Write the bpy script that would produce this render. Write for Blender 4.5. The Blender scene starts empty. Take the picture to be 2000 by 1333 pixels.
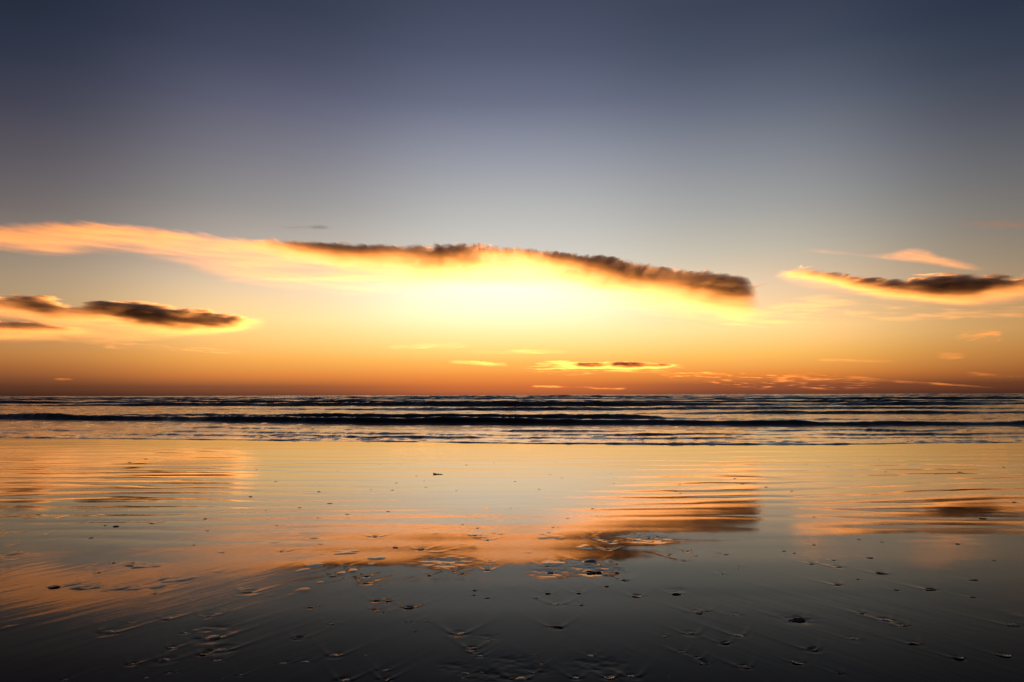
import bpy, math, random
import numpy as np

# ------------------------------------------------------------------ camera
sc = bpy.context.scene
COL = sc.collection
R = math.radians
F_PX, CX, CY = 1333.0, 1000.0, 666.5          # focal length and centre, in photograph pixels
PITCH, ROLL, CAM_H = R(4.53), R(-0.158), 1.25


def rot_x(a):
    c, s = math.cos(a), math.sin(a)
    return np.array([[1, 0, 0], [0, c, -s], [0, s, c]])


def rot_z(a):
    c, s = math.cos(a), math.sin(a)
    return np.array([[c, -s, 0], [s, c, 0], [0, 0, 1]])


CAM_M = rot_x(math.pi / 2 + PITCH) @ rot_z(ROLL)


def ray(px, py):
    """World direction of a pixel of the photograph, measured once to place things."""
    d = CAM_M @ np.array([px - CX, CY - py, -F_PX])
    return d / np.linalg.norm(d)


def azel(px, py):
    d = ray(px, py)
    return math.degrees(math.atan2(d[0], d[1])), math.degrees(math.asin(d[2]))


def at_dist(px, py, D):
    """x, z of the point on the upright plane y = D seen at a pixel."""
    d = ray(px, py)
    return d[0] / d[1] * D, CAM_H + d[2] / d[1] * D


cam_d = bpy.data.cameras.new("camera")
cam_d.sensor_width = 36.0
cam_d.lens = 36.0 * F_PX / 2000.0
cam_d.clip_start, cam_d.clip_end = 0.05, 200000.0
cam = bpy.data.objects.new("camera", cam_d)
COL.objects.link(cam)
from mathutils import Matrix
cam.matrix_world = Matrix.Translation((0, 0, CAM_H)) @ Matrix(CAM_M.tolist()).to_4x4()
sc.camera = cam

# ------------------------------------------------------------------ node helpers


class NT:
    """Small helper to write node trees as expressions."""

    def __init__(self, tree):
        self.t = tree

    def node(self, kind, **kw):
        n = self.t.nodes.new(kind)
        for k, v in kw.items():
            setattr(n, k, v)
        return n

    def put(self, sock, v):
        if isinstance(v, bpy.types.NodeSocket):
            self.t.links.new(v, sock)
        elif v is not None:
            sock.default_value = v

    def m(self, op, a, b=None, c=None, clamp=False):
        n = self.node("ShaderNodeMath", operation=op, use_clamp=clamp)
        for s, v in zip(n.inputs, (a, b, c)):
            self.put(s, v)
        return n.outputs[0]

    def add(self, a, b): return self.m("ADD", a, b)
    def sub(self, a, b): return self.m("SUBTRACT", a, b)
    def mul(self, a, b): return self.m("MULTIPLY", a, b)
    def div(self, a, b): return self.m("DIVIDE", a, b)

    def v(self, op, a, b=None, scale=None):
        n = self.node("ShaderNodeVectorMath", operation=op)
        self.put(n.inputs[0], a)
        if b is not None:
            self.put(n.inputs[1], b)
        if scale is not None:
            self.put(n.inputs["Scale"], scale)
        return n.outputs["Value"] if op in ("LENGTH", "DOT_PRODUCT") else n.outputs[0]

    def sep(self, v):
        n = self.node("ShaderNodeSeparateXYZ")
        self.put(n.inputs[0], v)
        return n.outputs

    def comb(self, x, y, z):
        n = self.node("ShaderNodeCombineXYZ")
        for s, q in zip(n.inputs, (x, y, z)):
            self.put(s, q)
        return n.outputs[0]

    def maprange(self, v, a, b, c=0.0, d=1.0, smooth=False):
        n = self.node("ShaderNodeMapRange", interpolation_type="SMOOTHSTEP" if smooth else "LINEAR")
        for k, q in zip(("Value", "From Min", "From Max", "To Min", "To Max"), (v, a, b, c, d)):
            self.put(n.inputs[k], q)
        return n.outputs[0]

    def noise(self, vec, scale=1.0, detail=4.0, rough=0.5, lac=2.0, dist=0.0, dim="3D"):
        n = self.node("ShaderNodeTexNoise", noise_dimensions=dim)
        self.put(n.inputs["Vector"], vec)
        n.inputs["Scale"].default_value = scale
        n.inputs["Detail"].default_value = detail
        n.inputs["Roughness"].default_value = rough
        n.inputs["Lacunarity"].default_value = lac
        n.inputs["Distortion"].default_value = dist
        return n.outputs

    def curve(self, val, pts):
        """Float curve through (x, y) points given in any units; returns the value in those units."""
        xs = [p[0] for p in pts]
        ys = [p[1] for p in pts]
        x0, x1, y0, y1 = min(xs), max(xs), min(ys), max(ys)
        if y1 - y0 < 1e-9:
            y1 = y0 + 1.0
        t = self.maprange(val, x0, x1)
        n = self.node("ShaderNodeFloatCurve")
        c = n.mapping.curves[0]
        q = [((p[0] - x0) / (x1 - x0), (p[1] - y0) / (y1 - y0)) for p in sorted(pts)]
        c.points[0].location = q[0]
        c.points[1].location = q[-1]
        for a in q[1:-1]:
            c.points.new(*a)
        n.mapping.update()
        self.put(n.inputs["Value"], t)
        return self.maprange(n.outputs[0], 0.0, 1.0, y0, y1)

    def ramp(self, fac, stops, interp="LINEAR"):
        n = self.node("ShaderNodeValToRGB")
        cr = n.color_ramp
        cr.interpolation = interp
        stops = sorted(stops, key=lambda s: s[0])
        cr.elements[0].position, cr.elements[0].color = stops[0][0], (*stops[0][1], 1)
        cr.elements[1].position, cr.elements[1].color = stops[-1][0], (*stops[-1][1], 1)
        for p, col in stops[1:-1]:
            cr.elements.new(p).color = (*col, 1)
        self.put(n.inputs[0], fac)
        return n.outputs[0]


def lin(c, k=1.0):
    o = []
    for q in c:
        q = q / 255.0
        o.append(k * (q / 12.92 if q <= 0.04045 else ((q + 0.055) / 1.055) ** 2.4))
    return tuple(o)


# ------------------------------------------------------------------ sky
SUN_AZ, SUN_EL = -0.5, -1.4     # degrees; the sun has just gone below the horizon
world = bpy.data.worlds.new("World")
sc.world = world
world.use_nodes = True
world.node_tree.nodes.clear()
W = NT(world.node_tree)

# clear-sky colours (sRGB) going up from the horizon, at five bearings across the sunset
SKY = {
    30: [(770, (66, 40, 30)), (755, (92, 54, 36)), (740, (118, 70, 44)), (715, (160, 98, 54)), (690, (184, 122, 68)),
         (640, (186, 142, 94)), (560, (166, 142, 112)), (500, (146, 130, 114)), (400, (106, 99, 99)), (300, (85, 80, 89)),
         (200, (60, 61, 77)), (100, (42, 49, 66)), (0, (32, 42, 58))],
    510: [(770, (104, 62, 44)), (755, (142, 84, 54)), (735, (220, 132, 64)), (700, (250, 178, 86)), (660, (250, 210, 126)),
          (620, (250, 224, 152)), (560, (236, 210, 172)), (500, (196, 182, 166)), (400, (152, 148, 146)), (300, (124, 122, 132)),
          (200, (96, 97, 117)), (100, (70, 74, 95)), (0, (54, 60, 79))],
    980: [(770, (168, 94, 60)), (755, (214, 115, 59)), (735, (244, 148, 67)), (710, (253, 188, 92)), (685, (255, 222, 128)),
          (655, (255, 240, 168)), (610, (255, 249, 220)), (562, (255, 252, 242)), (545, (250, 236, 206)), (525, (230, 219, 203)), (490, (214, 208, 198)), (450, (200, 198, 192)),
          (400, (184, 184, 183)), (300, (148, 152, 165)), (200, (108, 113, 135)), (100, (83, 90, 112)), (0, (68, 75, 96))],
    1500: [(766, (118, 66, 46)), (750, (156, 88, 54)), (730, (236, 142, 62)), (690, (253, 196, 98)), (640, (252, 226, 152)),
           (560, (232, 208, 170)), (480, (196, 188, 170)), (400, (164, 164, 162)), (300, (134, 138, 146)), (200, (101, 108, 124)),
           (100, (74, 82, 100)), (0, (60, 67, 86))],
    1970: [(766, (70, 40, 30)), (748, (100, 58, 36)), (730, (142, 84, 46)), (690, (182, 120, 62)), (640, (194, 146, 88)),
           (560, (166, 138, 104)), (480, (136, 124, 108)), (400, (114, 110, 107)), (300, (92, 93, 100)), (200, (68, 72, 86)),
           (100, (50, 59, 76)), (0, (38, 50, 68))],
}
# near the sun the sky is brighter than the picture can hold, the red most of all
GLOW_Y = [-740, -710, -685, -655, -610, -562, -540]
GLOW_K = {980: [1, 1.1, 1.35, 1.5, 1.5, 1.4, 1.0], 510: [1, 1, 1.1, 1.2, 1.25, 1.05, 1.0], 1500: [1, 1, 1.1, 1.25, 1.3, 1.1, 1.0]}
GLOW_G = {980: [1, 1, 1, 1.03, 1.2, 1.2, 1.0], 510: [1, 1, 1, 1, 1.02, 1, 1], 1500: [1, 1, 1, 1, 1.03, 1, 1]}
ZENITH = (0.008, 0.0105, 0.016)


def el_pos(e):
    return math.sqrt(max(e, 0.0) / 90.0)


geo = W.node("ShaderNodeTexCoord")
sx, sy, sz = W.sep(geo.outputs["Generated"])[:3]
el = W.m("ARCSINE", sz)
az = W.mul(W.m("ARCTAN2", sx, sy), 180 / math.pi)
pos = W.m("SQRT", W.m("MAXIMUM", W.mul(el, 2 / math.pi), 0.0))
cols = []
for px, table in SKY.items():
    st = []
    for py, c in table:
        a, e = azel(px, py)
        q = np.array(lin(c))
        if px in GLOW_K:
            q = q * np.array([np.interp(-py, GLOW_Y, GLOW_K[px]), np.interp(-py, GLOW_Y, GLOW_G[px]), 1.0])
        st.append((el_pos(max(e, 0.02)), tuple(q)))
    top = st[-1][1]
    st.append((el_pos(48), tuple(0.55 * t + 0.2 * z for t, z in zip(top, ZENITH))))
    st.append((1.0, ZENITH))
    cols.append((azel(px, 560)[0], {980: 12.5, 510: 11.0, 1500: 11.0}.get(px, 9.8), False, st))
far1 = [(0.0, lin((44, 30, 30))), (el_pos(4), lin((74, 54, 50))), (el_pos(10), lin((80, 70, 72))), (el_pos(22), lin((52, 54, 68))), (el_pos(48), lin((26, 36, 52))), (1.0, ZENITH)]
far2 = [(0.0, lin((34, 31, 34))), (el_pos(6), lin((50, 45, 50))), (el_pos(14), lin((50, 48, 54))), (el_pos(30), lin((34, 36, 44))), (1.0, ZENITH)]
cols.append((66.0, 15.0, True, far1))
cols.append((130.0, 40.0, True, far2))
acc = wsum = None
aaz = W.m("ABSOLUTE", az)
for a0, sg, mirrored, st in cols:
    d = W.div(W.sub(aaz if mirrored else az, a0), sg)
    w = W.m("POWER", math.e, W.mul(W.mul(d, d), -1.0))
    w = W.add(w, 1e-6)
    c = W.v("SCALE", W.ramp(pos, st), scale=w)
    acc = c if acc is None else W.v("ADD", acc, c)
    wsum = w if wsum is None else W.add(wsum, w)
sky_col = W.v("SCALE", acc, scale=W.div(1.0, wsum))
bg = W.node("ShaderNodeBackground")
W.put(bg.inputs["Color"], sky_col)
bg.inputs["Strength"].default_value = 0.5
wo = W.node("ShaderNodeOutputWorld")
W.put(wo.inputs["Surface"], bg.outputs[0])
world.cycles.sampling_method = "MANUAL"
world.cycles.sample_map_resolution = 512

# ------------------------------------------------------------------ sun
sun_d = bpy.data.lights.new("sun", "SUN")
sun_d.energy = 5.0
sun_d.angle = R(0.5)
sun_d.color = (1.0, 0.34, 0.065)
sun = bpy.data.objects.new("sun", sun_d)
COL.objects.link(sun)
# a lamp shines down its own -Z: turn it so that light arrives from (SUN_AZ, SUN_EL)
from mathutils import Vector
_d = Vector((math.sin(R(SUN_AZ)) * math.cos(R(SUN_EL)), math.cos(R(SUN_AZ)) * math.cos(R(SUN_EL)), math.sin(R(SUN_EL))))
sun.rotation_euler = _d.to_track_quat("Z", "Y").to_euler()

# ------------------------------------------------------------------ view and render settings
sc.view_settings.view_transform = "Standard"
sc.view_settings.look = "None"
sc.view_settings.exposure = 1.0
sc.view_settings.gamma = 1.0
sc.view_settings.use_curve_mapping = False
sc.render.engine = "CYCLES"
cy = sc.cycles
cy.use_denoising = True
cy.use_adaptive_sampling = True
cy.adaptive_threshold = 0.02
cy.volume_bounces = 1
cy.max_bounces = 5
cy.transparent_max_bounces = 24
cy.sample_clamp_indirect = 4.0


def mesh_obj(name, verts, faces, mat=None, smooth=True):
    me = bpy.data.meshes.new(name)
    verts = np.asarray(verts, dtype=np.float32)
    faces = np.asarray(faces, dtype=np.int32)
    k = faces.shape[1]
    me.vertices.add(len(verts))
    me.vertices.foreach_set("co", verts.ravel())
    me.loops.add(faces.size)
    me.loops.foreach_set("vertex_index", faces.ravel())
    me.polygons.add(len(faces))
    me.polygons.foreach_set("loop_start", np.arange(0, faces.size, k, dtype=np.int32))
    me.polygons.foreach_set("loop_total", np.full(len(faces), k, dtype=np.int32))
    if smooth:
        me.polygons.foreach_set("use_smooth", np.ones(len(faces), dtype=bool))
    me.update(calc_edges=True)
    if mat:
        me.materials.append(mat)
    o = bpy.data.objects.new(name, me)
    COL.objects.link(o)
    return o


def grid_faces(nr, nc):
    a = np.arange(nr * nc).reshape(nr, nc)
    return np.stack([a[:-1, :-1], a[:-1, 1:], a[1:, 1:], a[1:, :-1]], -1).reshape(-1, 4)


def tag(o, label=None, cat=None, group=None, kind=None):
    for k, v in (("label", label), ("category", cat), ("group", group), ("kind", kind)):
        if v:
            o[k] = v
    return o

# ------------------------------------------------------------------ numpy noise


def _hash(ix, iy, seed):
    h = (ix.astype(np.int64) * 374761393 + iy.astype(np.int64) * 668265263 + seed * 1442695041) & 0x7FFFFFFF
    h = ((h ^ (h >> 13)) * 1274126177) & 0x7FFFFFFF
    return ((h ^ (h >> 16)) & 0xFFFFFF) / float(0xFFFFFF)


def vnoise(x, y, seed=0):
    """Smooth value noise, -1..1."""
    x, y = np.broadcast_arrays(np.asarray(x, float), np.asarray(y, float))
    ix, iy = np.floor(x), np.floor(y)
    fx, fy = x - ix, y - iy
    fx = fx * fx * fx * (fx * (fx * 6 - 15) + 10)
    fy = fy * fy * fy * (fy * (fy * 6 - 15) + 10)
    a, b = _hash(ix, iy, seed), _hash(ix + 1, iy, seed)
    c, d = _hash(ix, iy + 1, seed), _hash(ix + 1, iy + 1, seed)
    return 2 * ((a * (1 - fx) + b * fx) * (1 - fy) + (c * (1 - fx) + d * fx) * fy) - 1


def fbm(x, y, seed=0, octv=4, gain=0.5):
    s, a, t = 0.0, 1.0, 0.0
    for k in range(octv):
        s = s + a * vnoise(x * 2 ** k + 17.3 * k, y * 2 ** k - 9.1 * k, seed + k)
        t += a
        a *= gain
    return s / t


def sstep(a, b, v):
    t = np.clip((v - a) / (b - a), 0, 1)
    return t * t * (3 - 2 * t)


# ------------------------------------------------------------------ the beach
WATERLINE = [(-60, 27), (-30, 23.5), (-15.7, 20.8), (-9, 19.6), (-4.2, 18.7), (0, 17.9), (3.9, 17.3), (9, 17.2), (13.3, 17.7), (30, 18.6), (60, 20)]


def waterline(x):
    x = np.asarray(x, float)
    return np.interp(x, [p[0] for p in WATERLINE], [p[1] for p in WATERLINE]) + 0.34 * fbm(x * 0.28, x * 0 + 3.3, 5, 5, 0.55)


def beach_z(y):
    """Cross-shore profile: a gentle concave slope that flattens out towards the water."""
    y = np.asarray(y, float)
    k, L = 0.0155, 3.3
    yc = np.maximum(y, 3.6)
    z = k * L * np.exp(-(yc - 4.5) / L)
    z = z + np.where(y < 3.6, (3.6 - y) * k * math.exp(0.9 / L), 0)
    return z - 0.012 * np.maximum(y - 22.0, 0) ** 1.0


def ground_at(px, py):
    d = ray(px, py)
    t = CAM_H / max(-d[2], 1e-4)
    for _ in range(25):
        y = d[1] * t
        t = (CAM_H - float(beach_z(y))) / -d[2]
    return d[0] * t, d[1] * t, float(beach_z(d[1] * t))


def fan(u_in, n_mid, n_side, far):
    mid = np.linspace(-u_in, u_in, n_mid)
    side = np.geomspace(u_in * 1.03, far, n_side)
    return np.concatenate([-side[::-1], mid, side])


# ------------------------------------------------------------------ what lies on the sand (photograph pixels: x, y, width, kind)
# kinds: shell = half shell lying hollow side down, open = half shell lying hollow side up, pebble, lump = lump of cast-up sand, weed = scrap of weed
SMALL = {
    "tiny dark pebble on golden sand just short of the surf": ("pebble", "tiny pebbles on the golden wet sand", [
        (252, 904, 9), (285, 897, 11), (500, 917, 8), (912, 909, 12), (964, 905, 8), (782, 908, 7), (740, 908, 7), (814, 930, 8), (829, 940, 7), (1086, 903, 7),
        (1075, 928, 7), (1098, 934, 8), (1006, 941, 7), (1193, 926, 8), (1576, 907, 10), (1730, 922, 9), (1876, 923, 13), (1961, 913, 8), (1716, 898, 7),
        (1410, 905, 7), (1435, 935, 8), (1827, 926, 7), (1793, 943, 8), (1198, 945, 8), (1328, 947, 8), (539, 941, 8), (1330, 964, 8), (1620, 912, 7), (660, 921, 7)]),
    "small dark speck on the pale wet middle sand": ("pebble", "small specks on the pale wet sand", [
        (489, 971, 13), (520, 998, 9), (472, 996, 8), (585, 992, 11), (773, 944, 9), (765, 958, 11), (832, 952, 8), (892, 959, 9), (724, 957, 7), (1053, 956, 8),
        (997, 993, 8), (1319, 960, 9), (1496, 952, 11), (1450, 945, 11), (623, 961, 10), (75, 1006, 11), (405, 1037, 8), (205, 1027, 8), (1157, 994, 9),
        (1164, 1009, 8), (1109, 1013, 10), (1081, 1031, 11), (1981, 982, 12), (542, 1027, 11), (401, 1014, 12), (178, 1051, 11), (377, 1065, 10), (620, 1012, 8),
        (1546, 960, 8), (1590, 1010, 8)]),
    "thin shell chip under the dark cloud reflection": ("shell", "shell chips under the dark reflection", [
        (1148, 1051, 13), (1165, 1043, 11), (1267, 1051, 14), (1250, 1046, 10), (1284, 1048, 12), (1240, 1055, 12), (1188, 1073, 16), (1275, 1058, 10),
        (1301, 1102, 10), (1300, 1088, 9), (1342, 1077, 12), (1361, 1086, 9), (1410, 1122, 12), (1443, 1112, 11), (1420, 1084, 14), (1444, 1108, 11)]),
    "small sand chip on the dark sand at right": ("lump", "small chips on the dark sand at the right", [
        (1724, 1059, 9), (1532, 1077, 9), (1551, 1081, 9), (1590, 1065, 10), (1676, 1054, 10), (1870, 1063, 11), (1940, 1096, 9), (1627, 1095, 10), (1697, 1090, 16),
        (1676, 1132, 12), (1750, 1153, 13), (1900, 1167, 13), (1682, 1198, 14), (1640, 1316, 14)]),
    "small shell chip on the dark sand at left": ("shell", "small chips on the dark sand at the left", [
        (434, 1080, 12), (220, 1100, 13), (550, 1078, 13), (222, 1101, 12), (191, 1119, 13), (302, 1160, 14), (252, 1217, 20), (445, 1197, 16), (362, 1236, 18),
        (257, 1298, 19), (330, 1315, 13), (347, 1314, 10), (285, 1324, 14), (470, 1319, 14), (435, 1325, 10), (127, 1328, 14), (325, 1273, 12)]),
    "small crumb on the dark sand in the middle": ("lump", "crumbs on the dark sand in the middle", [
        (715, 1126, 14), (731, 1191, 14), (747, 1197, 15), (791, 1217, 12), (805, 1215, 14), (836, 1216, 9), (810, 1234, 12), (676, 1221, 8), (646, 1220, 17),
        (840, 1124, 14), (900, 1121, 18), (885, 1117, 12), (928, 1154, 13), (925, 1163, 12), (952, 1169, 13), (1047, 1169, 12), (1071, 1159, 18), (1130, 1159, 16), (1135, 1183, 14),
        (1069, 1107, 16), (957, 1252, 11), (940, 1314, 12), (996, 1326, 12), (971, 1322, 11), (714, 1281, 9), (1042, 1280, 11), (1059, 1298, 12),
        (1041, 1315, 13), (1307, 1323, 12), (1297, 1244, 14), (905, 1325, 13), (1220, 1134, 18), (1095, 1096, 14), (952, 1115, 12), (957, 1099, 9)]),
}
NAMED = [
    (227, 1029, 15, "pebble", "left of two black pebbles side by side on the dull gold sand at the left"),
    (297, 1023, 14, "pebble", "right of two black pebbles side by side on the dull gold sand at the left"),
    (644, 984, 13, "pebble", "black pebble alone on the pale sand, upper of two left of centre"),
    (679, 1005, 13, "pebble", "black pebble on the pale sand, lower of two left of centre"),
    (856, 927, 30, "weed", "long thin dark strand of weed on the golden wet sand"),
    (759, 1000, 12, "pebble", "black pebble at the upper edge of the orange cloud reflection"),
    (903, 1025, 14, "shell", "tilted dark shell on the orange reflection, upper left of a pair"),
    (934, 1033, 16, "shell", "dark shell with a pale lip on the orange reflection, lower right of a pair"),
    (929, 1047, 12, "lump", "small brown lump under the pair of dark shells on the orange reflection"),
    (731, 1049, 18, "shell", "brown shell with a pale streak behind it at the left end of the orange reflection"),
    (952, 1055, 14, "shell", "pale shell half sunk in the orange reflection"),
    (822, 1074, 18, "lump", "grey lump of sand in the brown lower edge of the reflection"),
    (770, 1070, 15, "lump", "small sand lump left of the grey lump in the brown reflection"),
    (1190, 1059, 24, "shell", "bright pale shell gleaming in the darkest part of the cloud reflection"),
    (1153, 1100, 34, "open", "curved shell with an orange lit rim just below the dark reflection"),
    (1335, 1097, 20, "shell", "orange tinted shell on grey sand right of the curved shell"),
    (1920, 1013, 14, "pebble", "dark pebble on the orange reflection near the right edge"),
    (1588, 1102, 15, "pebble", "brown pebble left of the flat shell on the grey sand at right"),
    (1638, 1108, 22, "shell", "flat shell with a pale edge right of the brown pebble"),
    (1725, 1121, 28, "pebble", "long dark stone with an orange trail on the right hand sand"),
    (1900, 1134, 18, "pebble", "dark stone with an orange trail near the right edge"),
    (1636, 1143, 18, "lump", "brown lump with two faint ridges on the right hand sand"),
    (1819, 1152, 24, "open", "thin curved shell below the long dark stone"),
    (650, 1126, 15, "pebble", "black pebble below the brown reflection, front one of a touching pair"),
    (661, 1121, 12, "pebble", "black pebble below the brown reflection, rear one of a touching pair"),
    (675, 1106, 15, "pebble", "dark chip in the lower fringe of the brown reflection"),
    (674, 1110, 12, "shell", "pale shell right against the dark chip in the reflection fringe"),
    (956, 1099, 10, "pebble", "little dark stone on the lower edge of the orange reflection"),
    (952, 1114, 14, "lump", "orange topped lump under the little dark stone"),
    (715, 1139, 26, "shell", "dark shell with a thin bright tail on the grey sand"),
    (105, 1147, 24, "pebble", "black elongated stone on the dark sand at the far left"),
    (485, 1157, 30, "shell", "long shell chip with a bright line on the dark sand left of centre"),
    (1075, 1119, 18, "pebble", "black stone in the orange patch below the reflection"),
    (1160, 1119, 40, "weed", "ragged dark strip of weed under the curved shell"),
    (1207, 1119, 22, "shell", "orange tinted shell at the right end of the ragged weed"),
    (1184, 1146, 14, "pebble", "black pebble alone on the grey sand below the ragged weed"),
    (1244, 1164, 26, "open", "tilted open shell with a thin bright lip"),
    (1322, 1160, 24, "pebble", "dark stone sunk in a reddish brown scoured patch"),
    (607, 1187, 18, "pebble", "black stone with a faint streak behind it left of the big wake"),
    (735, 1174, 18, "lump", "pale lump just left of the stone with the big wake"),
    (760, 1174, 18, "pebble", "black stone trailing the longest bright wake"),
    (800, 1187, 26, "open", "shell with two wake ridges spread like a V"),
    (1089, 1181, 26, "shell", "long pale orange shell on the grey sand"),
    (1362, 1197, 26, "lump", "left and larger of two crumbly pale lumps on the grey sand"),
    (1380, 1194, 14, "lump", "right and smaller of two crumbly pale lumps on the grey sand"),
    (1435, 1202, 30, "shell", "flat brown shell nearly level with the sand right of the crumbly lumps"),
    (1557, 1212, 36, "lump", "broad low reddish mound of sand right of the flat brown shell"),
    (212, 1236, 36, "shell", "long brown shell lying slantwise on the black sand at the far left"),
    (325, 1209, 28, "shell", "brown shell in faint ripples above the black sand at the left"),
    (402, 1205, 26, "shell", "small pale shell right of the brown shell in faint ripples"),
    (584, 1247, 22, "open", "red brown open shell on the dark sand left of the middle"),
    (410, 1247, 50, "shell", "longest brown shell at the left, in front of a ruffled streak"),
    (432, 1270, 44, "shell", "long flat shell below the longest brown shell"),
    (397, 1279, 18, "lump", "pale crumb at the left tip of the long flat shell"),
    (335, 1266, 20, "shell", "thin pale shell over the big humped shell at the left"),
    (322, 1291, 36, "shell", "big humped pale shell on the black sand at the lower left"),
    (425, 1290, 18, "open", "small bent shell with a thin light rim at the lower left"),
    (896, 1238, 32, "shell", "bright rimmed shell on the dark sand in the lower middle"),
    (1085, 1225, 30, "lump", "brown humped lump lying alone on the dark sand near the centre"),
    (654, 1281, 30, "shell", "curved brown shell on the black sand left of the middle"),
    (555, 1297, 26, "shell", "thin shell at the left end of a row on the black sand"),
    (594, 1294, 26, "shell", "wavy thin shell in the row on the black sand"),
    (922, 1267, 22, "lump", "top lump of a short column of three pale lumps"),
    (929, 1277, 17, "lump", "middle lump of a short column of three pale lumps"),
    (939, 1282, 17, "shell", "pink topped shell at the foot of the column of pale lumps"),
    (750, 1310, 26, "shell", "brown humped shell near the bottom edge left of the middle"),
    (752, 1328, 24, "open", "dark ring shaped shell at the bottom edge"),
    (672, 1330, 30, "shell", "flat shell cut by the bottom edge left of the ring shaped shell"),
    (909, 1316, 26, "shell", "arched shell with a bright back near the bottom middle"),
    (1015, 1327, 36, "shell", "large shell with an orange back at the bottom edge in the middle"),
    (1125, 1325, 20, "shell", "pale shell below the crumbled heap at the bottom edge"),
    (1190, 1323, 28, "open", "shell ring below the crumbled heap at the bottom edge"),
    (1235, 1322, 30, "shell", "light backed shell with a black underside at the bottom edge"),
    (1152, 1281, 18, "shell", "pale chip perched on the top of the crumbled heap"),
    (1331, 1275, 17, "pebble", "round black pebble standing in a scoured hollow with spread ridges"),
    (1364, 1287, 18, "lump", "brown crumb touching the ring shaped shell right of the round black pebble"),
    (1376, 1295, 28, "open", "pale ring shaped shell right of the round black pebble"),
    (1350, 1238, 30, "shell", "dark shell with a broken bright back above the round black pebble"),
    (1442, 1241, 26, "shell", "smooth grey shell right of the shell with the broken back"),
    (1415, 1256, 26, "open", "narrow open shell below the smooth grey shell"),
    (1455, 1304, 24, "lump", "grey lump at the end of a faint ridge at the lower right"),
    (1730, 1211, 28, "shell", "brown topped shell, upper of two on the dark right hand sand"),
    (1765, 1223, 22, "shell", "plain dull shell, lower of two on the dark right hand sand"),
    (1670, 1249, 30, "shell", "upright tilted shell with an orange crest at the right"),
    (1787, 1258, 26, "pebble", "dark humped stone right of the tilted crested shell"),
    (1586, 1269, 30, "open", "thin open shell with a bright front rim left of the crested shell"),
    (1557, 1294, 28, "open", "broken open shell with pale ribs at the lower right"),
    (1870, 1285, 24, "open", "faint slender shell on the black sand at the lower right"),
    (1960, 1280, 26, "open", "thin curved shell on the black sand near the right edge"),
    (1985, 1222, 36, "shell", "long dark shell cut by the right edge"),
]
PATCHES = [(1167, 1297, 84), (952, 1245, 44), (890, 1302, 56), (1322, 1152, 36), (1557, 1210, 60), (1160, 1112, 90), (1265, 1052, 80), (1075, 1118, 70), (870, 1098, 80),
           (1000, 1290, 60), (420, 1228, 60), (960, 1320, 80), (1040, 1310, 60)]
SCOUR = []
for _lab, (_k, _g, _pts) in SMALL.items():
    for _x, _y, _w in _pts:
        gx, gy, gz = ground_at(_x, _y)
        SCOUR.append((gx, gy, 0.5 * _w * gy / F_PX, _k))
for _x, _y, _w, _k, _lab in NAMED:
    gx, gy, gz = ground_at(_x, _y)
    SCOUR.append((gx, gy, 0.5 * _w * gy / F_PX, _k))
for _x, _y, _w in PATCHES:
    gx, gy, gz = ground_at(_x, _y)
    SCOUR.append((gx, gy, 0.5 * _w * gy / F_PX, "patch"))


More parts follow.
